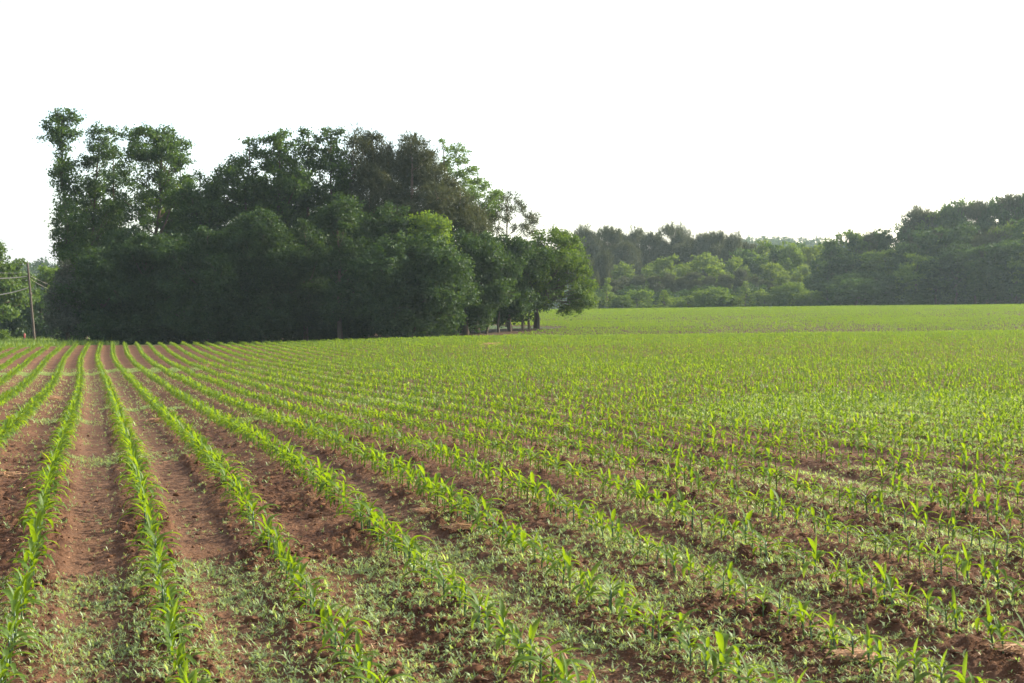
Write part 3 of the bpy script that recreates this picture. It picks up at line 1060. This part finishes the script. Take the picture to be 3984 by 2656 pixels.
px_tree('slender_tree', 'leafy tree between the slender topknot tree and the big ragged tree, open low down', [
    (440, 570, 30, 30), (420, 640, 44, 44), (470, 690, 40, 44), (400, 730, 50, 50), (450, 790, 54, 50), (340, 760, 40, 50), (390, 850, 60, 50), (480, 880, 50, 50), (320, 880, 50, 50), (420, 930, 70, 50)], 132, M_LEAF_DARK, 440, GROVE, 34, dens=.8)
px_tree('slender_tree', 'dim tree behind the big ragged tree filling its lower right side', [
    (700, 620, 30, 34), (730, 720, 22, 34), (650, 740, 50, 44), (720, 800, 30, 40), (600, 830, 60, 50), (690, 860, 50, 44), (560, 760, 50, 44), (640, 920, 80, 50), (740, 880, 40, 50)], 132, M_LEAF_MID, 690, GROVE, 35, dens=.75)

# front tier: dense dark trees with skirts nearly to the ground
FRONT = [
    # name, label, x, top, width, bottom, Z, material, leaf
    ('flowering_shrub', 'greyish flowering shrub at the left end of the grove beside the pole', 258, 1012, 150, 1318, 112, M_LEAF_GREY, .2),
    ('understory_tree', 'dark low tree behind the greyish shrub at the grove foot', 385, 965, 300, 1335, 113, M_LEAF_DARK, .24),
    ('understory_tree', 'rounded dark tree under the big ragged tree', 590, 925, 320, 1335, 114, M_LEAF_DARK, .24),
    ('understory_tree', 'dark tree filling the foot of the skyline notch', 800, 880, 320, 1330, 113, M_LEAF_DARK, .24),
    ('understory_tree', 'dark spreading tree below the two knobbed tall tree', 1030, 835, 340, 1325, 114, M_LEAF_DARK, .24),
    ('layered_tree', 'narrow layered dark green tree with its pale trunk foot showing', 1325, 760, 230, 1270, 111, M_LEAF_DARK, .26),
    ('understory_tree', 'dark shaded tree left of the narrow layered tree', 1190, 860, 240, 1315, 116, M_LEAF_DARK, .24),
    ('understory_tree', 'blue green tree with a domed top below the broad grey pine', 1505, 795, 260, 1290, 115, M_LEAF_DARK, .25),
    ('drooping_tree', 'large drooping tree below the yellow green one, skirts near the soil', 1600, 955, 400, 1285, 110, M_LEAF_DARK, .25),
    ('understory_tree', 'shaded dark tree right of the large drooping tree', 1860, 915, 300, 1278, 119, M_LEAF_DARK, .25),
    ('understory_tree', 'shaded tree with a flat top below the small open pine', 1985, 915, 260, 1252, 123, M_LEAF_DARK, .25),
    ('leafy_tree', 'leafy tree rising just right of the spire shaped tree', 845, 715, 170, 1180, 128, M_LEAF_MID, .26),
    ('leafy_tree', 'dim tree between the light tipped tree and the two knobbed tree', 1010, 690, 220, 1180, 129, M_LEAF_DARK, .26),
    ('leafy_tree', 'dim tree behind the single knobbed tall tree', 1150, 650, 240, 1180, 130, M_LEAF_DARK, .26),
    ('leafy_tree', 'dim tree between the bright tipped tree and the slender pine', 1340, 660, 190, 1180, 129, M_LEAF_DARK, .26),
    ('understory_tree', 'dim tree standing below the open topped thin tree', 320, 860, 200, 1180, 128, M_LEAF_MID, .26),
    ('understory_tree', 'dark tree joining the oak to the flat topped tree', 2085, 925, 190, 1222, 127.5, M_LEAF_DARK, .25),
    ('understory_tree', 'dark fill tree between the ragged tree and the flowering shrub', 480, 900, 280, 1330, 119, M_LEAF_DARK, .25),
    ('understory_tree', 'dark inner tree behind the notch of the skyline', 720, 890, 300, 1330, 121, M_LEAF_DARK, .25),
    ('understory_tree', 'dark inner tree behind the spreading tree', 930, 850, 320, 1325, 121, M_LEAF_DARK, .25),
    ('understory_tree', 'dark inner tree under the single knobbed tall tree', 1250, 820, 300, 1315, 122, M_LEAF_DARK, .25),
    ('understory_tree', 'dark inner tree under the slender grey pine', 1400, 820, 280, 1310, 122, M_LEAF_DARK, .25),
    ('understory_tree', 'dark inner tree under the largest pine', 1720, 880, 320, 1290, 123, M_LEAF_DARK, .25),
]


def ellipse_lobes(x, top, width, bottom, r, n=26):
    """irregular crown filling an upright oval"""
    cy, ry = (top + bottom) / 2, (bottom - top) / 2
    out = [(x + r.normal(0, width * .05), top + ry * .12, width * .15, ry * .13)]
    for i in range(n):
        f = r.uniform(-.9, .95)
        wx = width / 2 * math.sqrt(max(0, 1 - abs(f) ** 2.6)) * r.uniform(.55, 1.0)
        ang = r.uniform(-1, 1)
        s = r.uniform(.16, .27)
        out.append((x + ang * wx * .82, cy + f * ry * .88, width * s, max(width * s * .8, ry * .12)))
    return out


def oval_tree(name, label, x, top, width, bottom, Z, leafm, group, seed, leaf=.25, dens=1.0, needle=False, n=26, trunk_x=None, r0=.18, clump=.5, barkm=None, cat='tree'):
    r = np.random.default_rng(seed + 900)
    return px_tree(name, label, ellipse_lobes(x, top, width, bottom, r, n), Z, leafm, x if trunk_x is None else trunk_x, group, seed, leaf, dens, clump, needle, r0, 1.0, cat, barkm)


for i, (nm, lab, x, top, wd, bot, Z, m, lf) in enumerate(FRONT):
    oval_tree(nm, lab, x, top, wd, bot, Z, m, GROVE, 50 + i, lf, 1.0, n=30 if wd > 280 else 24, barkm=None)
px_tree('oak_tree', 'oak at the right end of the grove with its sunlit right half', [
    (2175, 905, 34, 20), (2140, 930, 56, 34), (2205, 940, 40, 32), (2232, 980, 36, 32), (2120, 985, 76, 46), (2200, 1005, 62, 40), (2255, 1035, 34, 28), (2222, 1065, 54, 40), (2265, 1095, 30, 36), (2130, 1055, 76, 50),
    (2075, 1095, 66, 52), (2175, 1115, 66, 46), (2245, 1145, 40, 40), (2215, 1180, 40, 30), (2110, 1155, 76, 42), (2045, 1165, 56, 38), (2288, 1138, 16, 18), (2300, 1108, 12, 10), (2280, 1060, 18, 12), (2262, 992, 18, 12),
    (2232, 938, 18, 12), (2288, 1182, 14, 16), (2200, 1208, 24, 14), (2258, 1200, 18, 13), (2155, 900, 20, 14), (2060, 1030, 60, 50)], 126, M_LEAF_OAK, 2092, GROVE, 90, leaf=.24, r0=.14, barkm=M_BARK, top_y=935)
for i, (x, Z, lab) in enumerate([(2034, 125, 'thin bare trunked tree, left of the three standing under the oak'), (2060, 125.5, 'thin bare trunked tree in the middle of three under the oak')]):
    oval_tree('slender_tree', lab, x, 1000, 110, 1215, Z, M_LEAF_DARK, GROVE, 95 + i, .25, .8, n=10, r0=.11, barkm=M_BARK_PALE)
# many thin trunks in the shade at the right foot of the grove
for i, (x, Z, lab) in enumerate([
    (1985, 121, 'thin dark trunk at the sunlit gap, first left of the oak stems'), (1940, 120, 'thin dark trunk, second left of the oak stems'), (1890, 118, 'dark trunk in a pair of stems under the flat topped tree'),
    (1870, 122, 'dark trunk behind a pair of stems under the flat topped tree'), (1815, 117, 'broad dark trunk at the edge of the bare strip'), (1790, 119, 'dark trunk next to the broad one at the bare strip'),
    (1755, 117, 'dark trunk where the bare strip of soil narrows'), (1730, 120, 'dark trunk just left of where the bare strip ends')]):
    oval_tree('understory_tree', lab, x, 1010 + 12 * (i % 3), 120, 1225, Z, M_LEAF_DARK, GROVE, 120 + i, .25, .7, n=8, r0=.09 if i != 4 else .2)


def build_brush(name, label, xs, Z, hts, seed, mat, bottom=0.0):
    """uncountable brush in the dark under the grove"""
    r = np.random.default_rng(seed)
    g = Geo()
    L = []
    for x in xs:
        zz = Z + r.normal(0, 2.5)
        X = (x - CX) / F * zz
        h = hts * r.uniform(.6, 1.2)
        L.append((np.array([X, zz, float(terrain(X, zz)) + h * .5]), np.array([1.6, 1.3, h * .55])))
    lobe_leaves(g, L, r, .28, .9, .55)
    o = g.build(name, mat, None, False)
    return tag(o, label, 'undergrowth', kind='stuff')


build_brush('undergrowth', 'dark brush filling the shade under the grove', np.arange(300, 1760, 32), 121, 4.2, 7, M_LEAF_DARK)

build_brush('undergrowth', 'low brush between the trees along the far edge of the field', np.arange(2240, 4060, 26), 272, 4.0, 8, M_LEAF_DARK)

# ---- left edge: roadside tree, pole, wires, marker, verge
px_tree('roadside_tree', 'sunlit tree hanging over the left edge beside the utility pole', [
    (-20, 960, 60, 30), (20, 985, 30, 30), (-60, 1000, 70, 50), (10, 1030, 50, 36), (60, 1045, 30, 26), (-40, 1080, 90, 60), (85, 1030, 18, 16), (40, 1090, 60, 40), (95, 1070, 18, 34), (20, 1150, 70, 44), (80, 1140, 34, 36), (-60, 1180, 80, 50), (30, 1205, 60, 26), (95, 1180, 18, 24), (-10, 1215, 40, 22), (-120, 1100, 80, 90), (-140, 1030, 60, 60)], 150, M_LEAF_PALE, -60, 'roadside trees past the field', 140, leaf=.3, r0=.25)
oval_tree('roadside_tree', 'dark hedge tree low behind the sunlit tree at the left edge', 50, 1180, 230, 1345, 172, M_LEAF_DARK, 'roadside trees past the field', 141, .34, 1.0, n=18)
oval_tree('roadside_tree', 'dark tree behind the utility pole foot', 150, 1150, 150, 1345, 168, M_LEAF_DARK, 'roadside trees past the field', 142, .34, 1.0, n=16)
oval_tree('roadside_tree', 'light green tree glimpsed between the pole and the grove', 185, 1035, 110, 1200, 185, M_LEAF_BRIGHT, 'roadside trees past the field', 143, .34, .9, n=16)
oval_tree('small_bush', 'little sunlit bush at the left edge near the ground', 12, 1298, 44, 1335, 140, M_LEAF_BRIGHT, None, 144, .2, 1.0, n=8, cat='bush', r0=.05)


def utility_pole():
    Z = 140.0
    k = Z / F
    bx = (136 - CX) * k
    base = np.array([bx, Z, float(terrain(bx, Z)) - .2])
    root = empty('utility_pole', tuple(base), 'leaning wooden utility pole at the left edge of the grove', 'utility pole')
    top = w3(107, 1020, Z)
    g = Geo()
    t = np.linspace(0, 1, 8)
    tube(g, (top - base) * t[:, None], .12 - .03 * t, 12)
    g.build('shaft', M_POLE, root)
    g = Geo()
    for f in (.78, .965):
        p = (top - base) * f
        tube(g, [p + (-.16, -.04, 0), p + (-.30, -.04, 0)], [.05, .05], 8)
    g.build('insulator', M_METAL, root)
    # service drop clamp band
    g = Geo()
    p = (top - base) * .62
    tube(g, [p - (0, 0, .1), p + (0, 0, .1)], [.16, .16], 12)
    g.build('clamp_band', M_POLE, root)
    return top, base


ptop, pbase = utility_pole()


def cable(label, a, b, sag, rad, seed):
    a, b = np.asarray(a), np.asarray(b)
    t = np.linspace(0, 1, 40)
    P = a + (b - a) * t[:, None]
    P[:, 2] -= sag * 4 * t * (1 - t)
    g = Geo()
    tube(g, P - a, rad, 7)
    o = g.build('overhead_cable', M_CABLE)
    o.location = tuple(a)
    return tag(o, label, 'cable', 'cables on the utility pole')


def pole_at(f):
    return pbase + (ptop - pbase) * f


cable('upper thick cable sagging from the pole to the left', pole_at(.83) + (-.15, -.1, 0), w3(-420, 950, 138), 1.2, .045, 1)
cable('lower thick cable sagging from the pole to the left', pole_at(.69) + (-.15, -.1, 0), w3(-420, 1030, 138), 1.6, .05, 2)
cable('thin topmost wire running left from the pole', pole_at(.875) + (-.15, -.1, 0), w3(-420, 925, 138), 1.0, .014, 3)
cable('thin wire running down right from the pole behind the shrub', pole_at(.84) + (.1, .1, 0), w3(300, 1128, 150), .3, .007, 4)
cable('second thin wire running right behind the shrub, below the first', pole_at(.80) + (.1, .1, 0), w3(290, 1150, 150), .3, .007, 5)


def marker_post():
    Z = 139.0
    bx = (95 - CX) / F * Z
    b = np.array([bx, Z, float(terrain(bx, Z))])
    root = empty('marker_post', tuple(b), 'short red marker post in the grass verge left of the pole', 'marker post')
    g = Geo(); tube(g, [(0, 0, -.1), (0, 0, .2), (0, 0, .42)], [.07, .065, .06], 10); g.build('base', M_POLE, root)
    g = Geo(); tube(g, [(0, 0, .42), (0, 0, .78), (0, 0, .84)], [.085, .085, .05], 10); g.build('cap', M_RED, root)


marker_post()


def build_verge():
    r = np.random.default_rng(77)
    n = 26000
    Y = r.uniform(98, 165, n)
    X = r.uniform(-.36, -.255, n) * Y
    k = (~field_mask(X, Y))
    X, Y = X[k], Y[k]
    n = len(X)
    z = terrain(X, Y)
    h = r.uniform(.12, .38, n) * np.where(r.random(n) < .06, 1.8, 1)
    az = r.random(n) * 6.283
    w = .035
    d = np.stack([np.cos(az), np.sin(az), 0 * az], -1)
    c = np.stack([X, Y, z], -1)
    tip = c + np.stack([r.normal(0, .1, n), r.normal(0, .1, n), h], -1)
    V = np.stack([c - d * w, c + d * w, tip], 1)
    T = (np.arange(n) * 3)[:, None] + np.array([[0, 1, 2]])
    o = mk('verge_grass', V.reshape(-1, 3), None, T, M_GRASS)
    tag(o, 'rough grass verge past the field at the left edge', 'grass', kind='stuff')


build_verge()

# ---- far woods: a few kinds built once, then copied
def proto_tree(kind, seed):
    """real size tree about 12 m tall and 8 m wide, standing at the origin; returns crown and trunk meshes"""
    r = np.random.default_rng(seed)
    H, W = 12.0, 8.0
    L = []
    if kind == 'pine':
        for i in range(40):
            f = r.uniform(.0, 1)
            wr = W / 2 * .85 * math.sqrt(max(.06, 1 - ((f - .5) / .56) ** 2))
            a = r.random() * 6.283
            rad = r.uniform(.3, 1) * wr
            s = r.uniform(.8, 1.3)
            L.append((np.array([math.cos(a) * rad, math.sin(a) * rad, H * (.40 + .53 * f)]), np.array([s * 1.3, s * 1.3, s * .6])))
    elif kind == 'bush':
        H = 6.0
        for i in range(20):
            a = r.random() * 6.283
            f = r.uniform(0.05, .88)
            rad = W / 2 * .8 * math.sqrt(1 - f * f) * r.uniform(.55, 1)
            s = r.uniform(.9, 1.7)
            L.append((np.array([math.cos(a) * rad, math.sin(a) * rad, H * f]), np.array([s, s, s * .8])))
    elif kind == 'cone':
        for i in range(30):
            a = r.random() * 6.283
            f = r.uniform(0, 1)
            rad = W / 2 * .8 * (1 - f) ** .8 * r.uniform(.5, 1)
            s = r.uniform(.6, 1.1) * (1.15 - .6 * f)
            L.append((np.array([math.cos(a) * rad, math.sin(a) * rad, H * (.06 + .9 * f)]), np.array([s, s, s])))
    else:
        for i in range(27):
            a = r.random() * 6.283
            f = (i + r.random()) / 27
            wr = W / 2 * .85 * math.sqrt(max(.05, 1 - abs(f - .45) ** 2 / .32))
            rad = wr * r.uniform(.55, 1)
            s = r.uniform(.85, 1.7)
            L.append((np.array([math.cos(a) * rad, math.sin(a) * rad, H * (.14 + .77 * f)]), np.array([s * 1.15, s * 1.15, s * .7])))
    cg, tg = Geo(), Geo()
    lobe_leaves(cg, L, r, .62 if kind == 'pine' else .46, 1.0 if kind == 'pine' else .95, .62 if kind == 'pine' else .6, kind == 'pine', .4 if kind == 'pine' else .15)
    limbs(tg, (0, 0, -.3), (r.normal(0, .4), r.normal(0, .4), H * .9), .2, L, r, 2)
    return cg.arr(), tg.arr()


PROTOS = {}


def far_tree(kind, variant, name, label, x, top, width, Z, mat, group, squash=None):
    """a copy of one of the prototypes, sized from its height and width"""
    X = (x - CX) / F * Z
    zb = float(terrain(X, Z))
    H0 = 6.1 if kind == 'bush' else 11.7
    H = CZ + (HY - top) / F * Z - zb
    sw = width / F * Z / 8.4
    sh = H / H0
    key = (kind, variant, mat.name)
    root = empty(name, (X, Z, zb), label, 'bush' if kind == 'bush' else 'tree', group, (x * 1.7 + Z) % 6.283, (sw, sw, sh))
    if key not in PROTOS:
        c, t = proto_tree(kind, 500 + 17 * variant + len(kind))
        a = mk('trunk', t[0], t[1], t[2], M_BARK_PALE if kind == 'pine' else M_BARK, root)
        b = mk('crown', c[0], c[1], c[2], mat, root, False)
        PROTOS[key] = (a, b)
    else:
        for p in PROTOS[key]:
            c = p.copy()
            COL.objects.link(c)
            c.parent = root
    return root


frng = np.random.default_rng(9)
# pine skyline behind the oak, centre
for i, (x, top, w) in enumerate([(2215, 905, 80), (2290, 870, 110), (2370, 885, 100), (2420, 905, 80), (2470, 886, 80), (2530, 900, 90), (2625, 872, 120), (2700, 910, 90), (2760, 906, 100), (2800, 895, 70), (2850, 905, 70), (2330, 935, 110), (2440, 945, 110), (2560, 940, 110), (2680, 945, 110), (2780, 950, 100), (2860, 955, 80), (2905, 945, 70)]):
    far_tree('pine', i % 3, 'pine_tree', f'dark greyish pine on the far skyline, {ordinal(i + 1)} of those right of the grove' if i < 11 else f'lower dark pine under the far skyline, {ordinal(i - 10)} from the grove', x, top + (8 if i % 2 and i < 11 else 0), w * 1.32, 335 + 5 * frng.normal() - (8 if i > 10 else 0), M_NEEDLE, 'pines on the far skyline')
# rounded sunlit oaks in the middle
for i, (x, top, w) in enumerate([(2430, 1020, 90), (2535, 1035, 90), (2610, 990, 110), (2740, 982, 130), (2790, 1030, 110), (2560, 1010, 70), (3000, 1020, 125), (3120, 1030, 70), (2680, 1015, 90), (3060, 1065, 60), (2870, 1000, 90)]):
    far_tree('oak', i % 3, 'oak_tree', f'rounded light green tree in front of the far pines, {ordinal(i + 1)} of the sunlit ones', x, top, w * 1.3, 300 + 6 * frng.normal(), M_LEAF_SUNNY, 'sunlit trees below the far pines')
# mid height greenery on the slope
for i, (x, top, w) in enumerate([(2890, 965, 90), (2955, 934, 80), (3010, 943, 90), (3070, 940, 80), (3120, 946, 80), (3180, 945, 90), (3225, 950, 90), (2930, 985, 90), (2990, 980, 80), (3060, 975, 90), (3140, 980, 90), (2880, 1045, 80), (3200, 990, 90), (2960, 1030, 90), (3090, 1020, 80)]):
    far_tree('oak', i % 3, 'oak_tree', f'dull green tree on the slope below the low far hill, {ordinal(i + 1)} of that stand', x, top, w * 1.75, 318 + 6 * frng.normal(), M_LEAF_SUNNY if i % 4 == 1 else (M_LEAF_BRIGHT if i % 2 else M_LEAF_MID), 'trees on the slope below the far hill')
# thin brownish young pines
for i, (x, top, w) in enumerate([(2290, 1010, 70), (2345, 975, 70), (2390, 1090, 60), (2430, 1075, 60), (2480, 1070, 60), (2550, 1075, 60), (2600, 1065, 60), (2650, 1075, 60), (2700, 1060, 60), (2760, 1075, 60), (2820, 1065, 60), (2880, 1050, 60), (2930, 1075, 60), (2980, 1090, 60), (2330, 1040, 70)]):
    far_tree('pine', i % 3, 'young_pine', f'thin brownish young pine behind the field edge bushes, {ordinal(i + 1)} of the stand', x, top, w * 1.3, 285 + 3 * frng.normal(), M_NEEDLE, 'young pines behind the bushes')
# bushes along the field's far edge
for i, (x, top, w, k) in enumerate([(2280, 1130, 110, 'bush'), (2365, 1082, 90, 'cone'), (2480, 1128, 130, 'bush'), (2585, 1130, 90, 'cone'), (2680, 1150, 90, 'bush'), (2770, 1118, 150, 'bush'), (2735, 1130, 90, 'bush'), (2900, 1095, 90, 'cone'), (2975, 1130, 90, 'bush'), (3080, 1100, 130, 'bush'), (3150, 1130, 120, 'bush'), (3030, 1115, 90, 'bush'),
                                     (3220, 1105, 100, 'cone'), (3330, 1085, 200, 'bush'), (3450, 1095, 180, 'bush'), (2420, 1150, 90, 'bush'), (2630, 1155, 90, 'bush'), (2850, 1150, 100, 'bush'), (3560, 1110, 160, 'bush'), (3650, 1100, 160, 'bush'), (3760, 1110, 150, 'bush'), (3850, 1125, 140, 'bush'), (3950, 1120, 130, 'bush'), (2330, 1155, 80, 'bush')]):
    pale = i in (0, 1, 3, 7, 8)
    grey = i == 21 or i == 22
    lab = f"{'greyish flowering' if grey else ('pale' if pale else 'green')} {'pointed bush' if k == 'cone' else 'rounded bush'} along the far field edge, {ordinal(i + 1)} of its line"
    far_tree(k, i % 2, 'edge_bush', lab, x, top, w * 1.2, 263 + 2.5 * frng.normal(), M_LEAF_GREY if grey else (M_LEAF_SUNNY if pale else (M_LEAF_BRIGHT if x < 3200 else M_LEAF_MID)), 'bushes along the far field edge')
# dark wood climbing to the right
RW = []
sky_x = np.array([3230, 3290, 3330, 3390, 3450, 3520, 3560, 3600, 3650, 3700, 3745, 3800, 3850, 3900, 3945, 3990, 4040])
sky_y = np.array([925, 905, 895, 910, 893, 868, 832, 806, 805, 785, 780, 788, 795, 770, 762, 742, 735])
for i in range(len(sky_x)):
    RW.append((sky_x[i], sky_y[i], 120 if i % 3 else 95, 292 - i * 1.2))
for row, (dy, dz) in enumerate(((85, 14), (165, 24))):
    for x in np.arange(3215 + row * 35, 4060, 78):
        RW.append((x, np.interp(x, sky_x, sky_y) + dy + frng.normal(0, 12), 130, 292 - (x - 3230) * .024 - dz))
for x in (4140, 4240, 4350, 4460):
    RW.append((x, 735 + frng.normal(0, 10), 130, 268))
    RW.append((x + 40, 850 + frng.normal(0, 10), 130, 255))
for i, (x, top, w, Z) in enumerate(RW):
    pine = i in (3, 7, 11, 14, 25)
    where = 'skyline' if i < len(sky_x) else ('middle tier' if i < len(sky_x) + 11 else 'lower tier')
    far_tree('pine' if pine else 'oak', i % 3, 'pine_tree' if pine else 'woodland_tree', f"{'brownish pine' if pine else 'dark leafy tree'} in the {where} of the wood climbing to the right, {ordinal(i + 1)}", x, top, w * 1.55, Z, M_NEEDLE if pine else (M_LEAF_BRIGHT if i % 6 == 2 else (M_LEAF_MID if i % 2 or i % 5 == 0 else M_LEAF_DARK)), 'trees of the wood climbing to the right')


def far_wood(name, label, boxes, seed):
    """distant wooded hills that read as one mass"""
    r = np.random.default_rng(seed)
    g = Geo()
    for (x0, x1, y0, y1, n) in boxes:
        L = []
        for _ in range(n):
            X, Y = r.uniform(x0, x1), r.uniform(y0, y1)
            s = r.uniform(2.5, 4.5)
            L.append((np.array([X, Y, float(terrain(X, Y)) + s * 1.1]), np.array([s, s, s * 1.1])))
        lobe_leaves(g, L, r, 1.1, .9, 1.4)
    o = g.build(name, M_LEAF_DARK, None, False)
    tag(o, label, 'wood', kind='stuff')


far_wood('distant_woods', 'low wooded hills on the horizon', [(40, 300, 720, 1000, 750), (-240, -120, 480, 640, 330), (-60, 40, 600, 900, 200), (60, 330, 330, 460, 350)], 19)

# ------------------------------------------------------------------ air
def haze():
    x0, x1, y0, y1, z0, z1 = -900, 900, -60, 1300, -46, 75
    V = [(x, y, z) for x in (x0, x1) for y in (y0, y1) for z in (z0, z1)]
    Q = [(0, 1, 3, 2), (4, 6, 7, 5), (0, 4, 5, 1), (2, 3, 7, 6), (0, 2, 6, 4), (1, 5, 7, 3)]
    m, nt, N, L = new_mat('haze_air')
    out = N('ShaderNodeOutputMaterial')
    v = N('ShaderNodeVolumePrincipled')
    v.inputs['Color'].default_value = (.68, .88, .96, 1)
    v.inputs['Density'].default_value = .00015
    v.inputs['Anisotropy'].default_value = .35
    L(v.outputs[0], out.inputs['Volume'])
    o = mk('haze', V, Q, None, m, None, False)
    tag(o, 'pale summer haze over the field and woods', 'haze', kind='stuff')


haze()
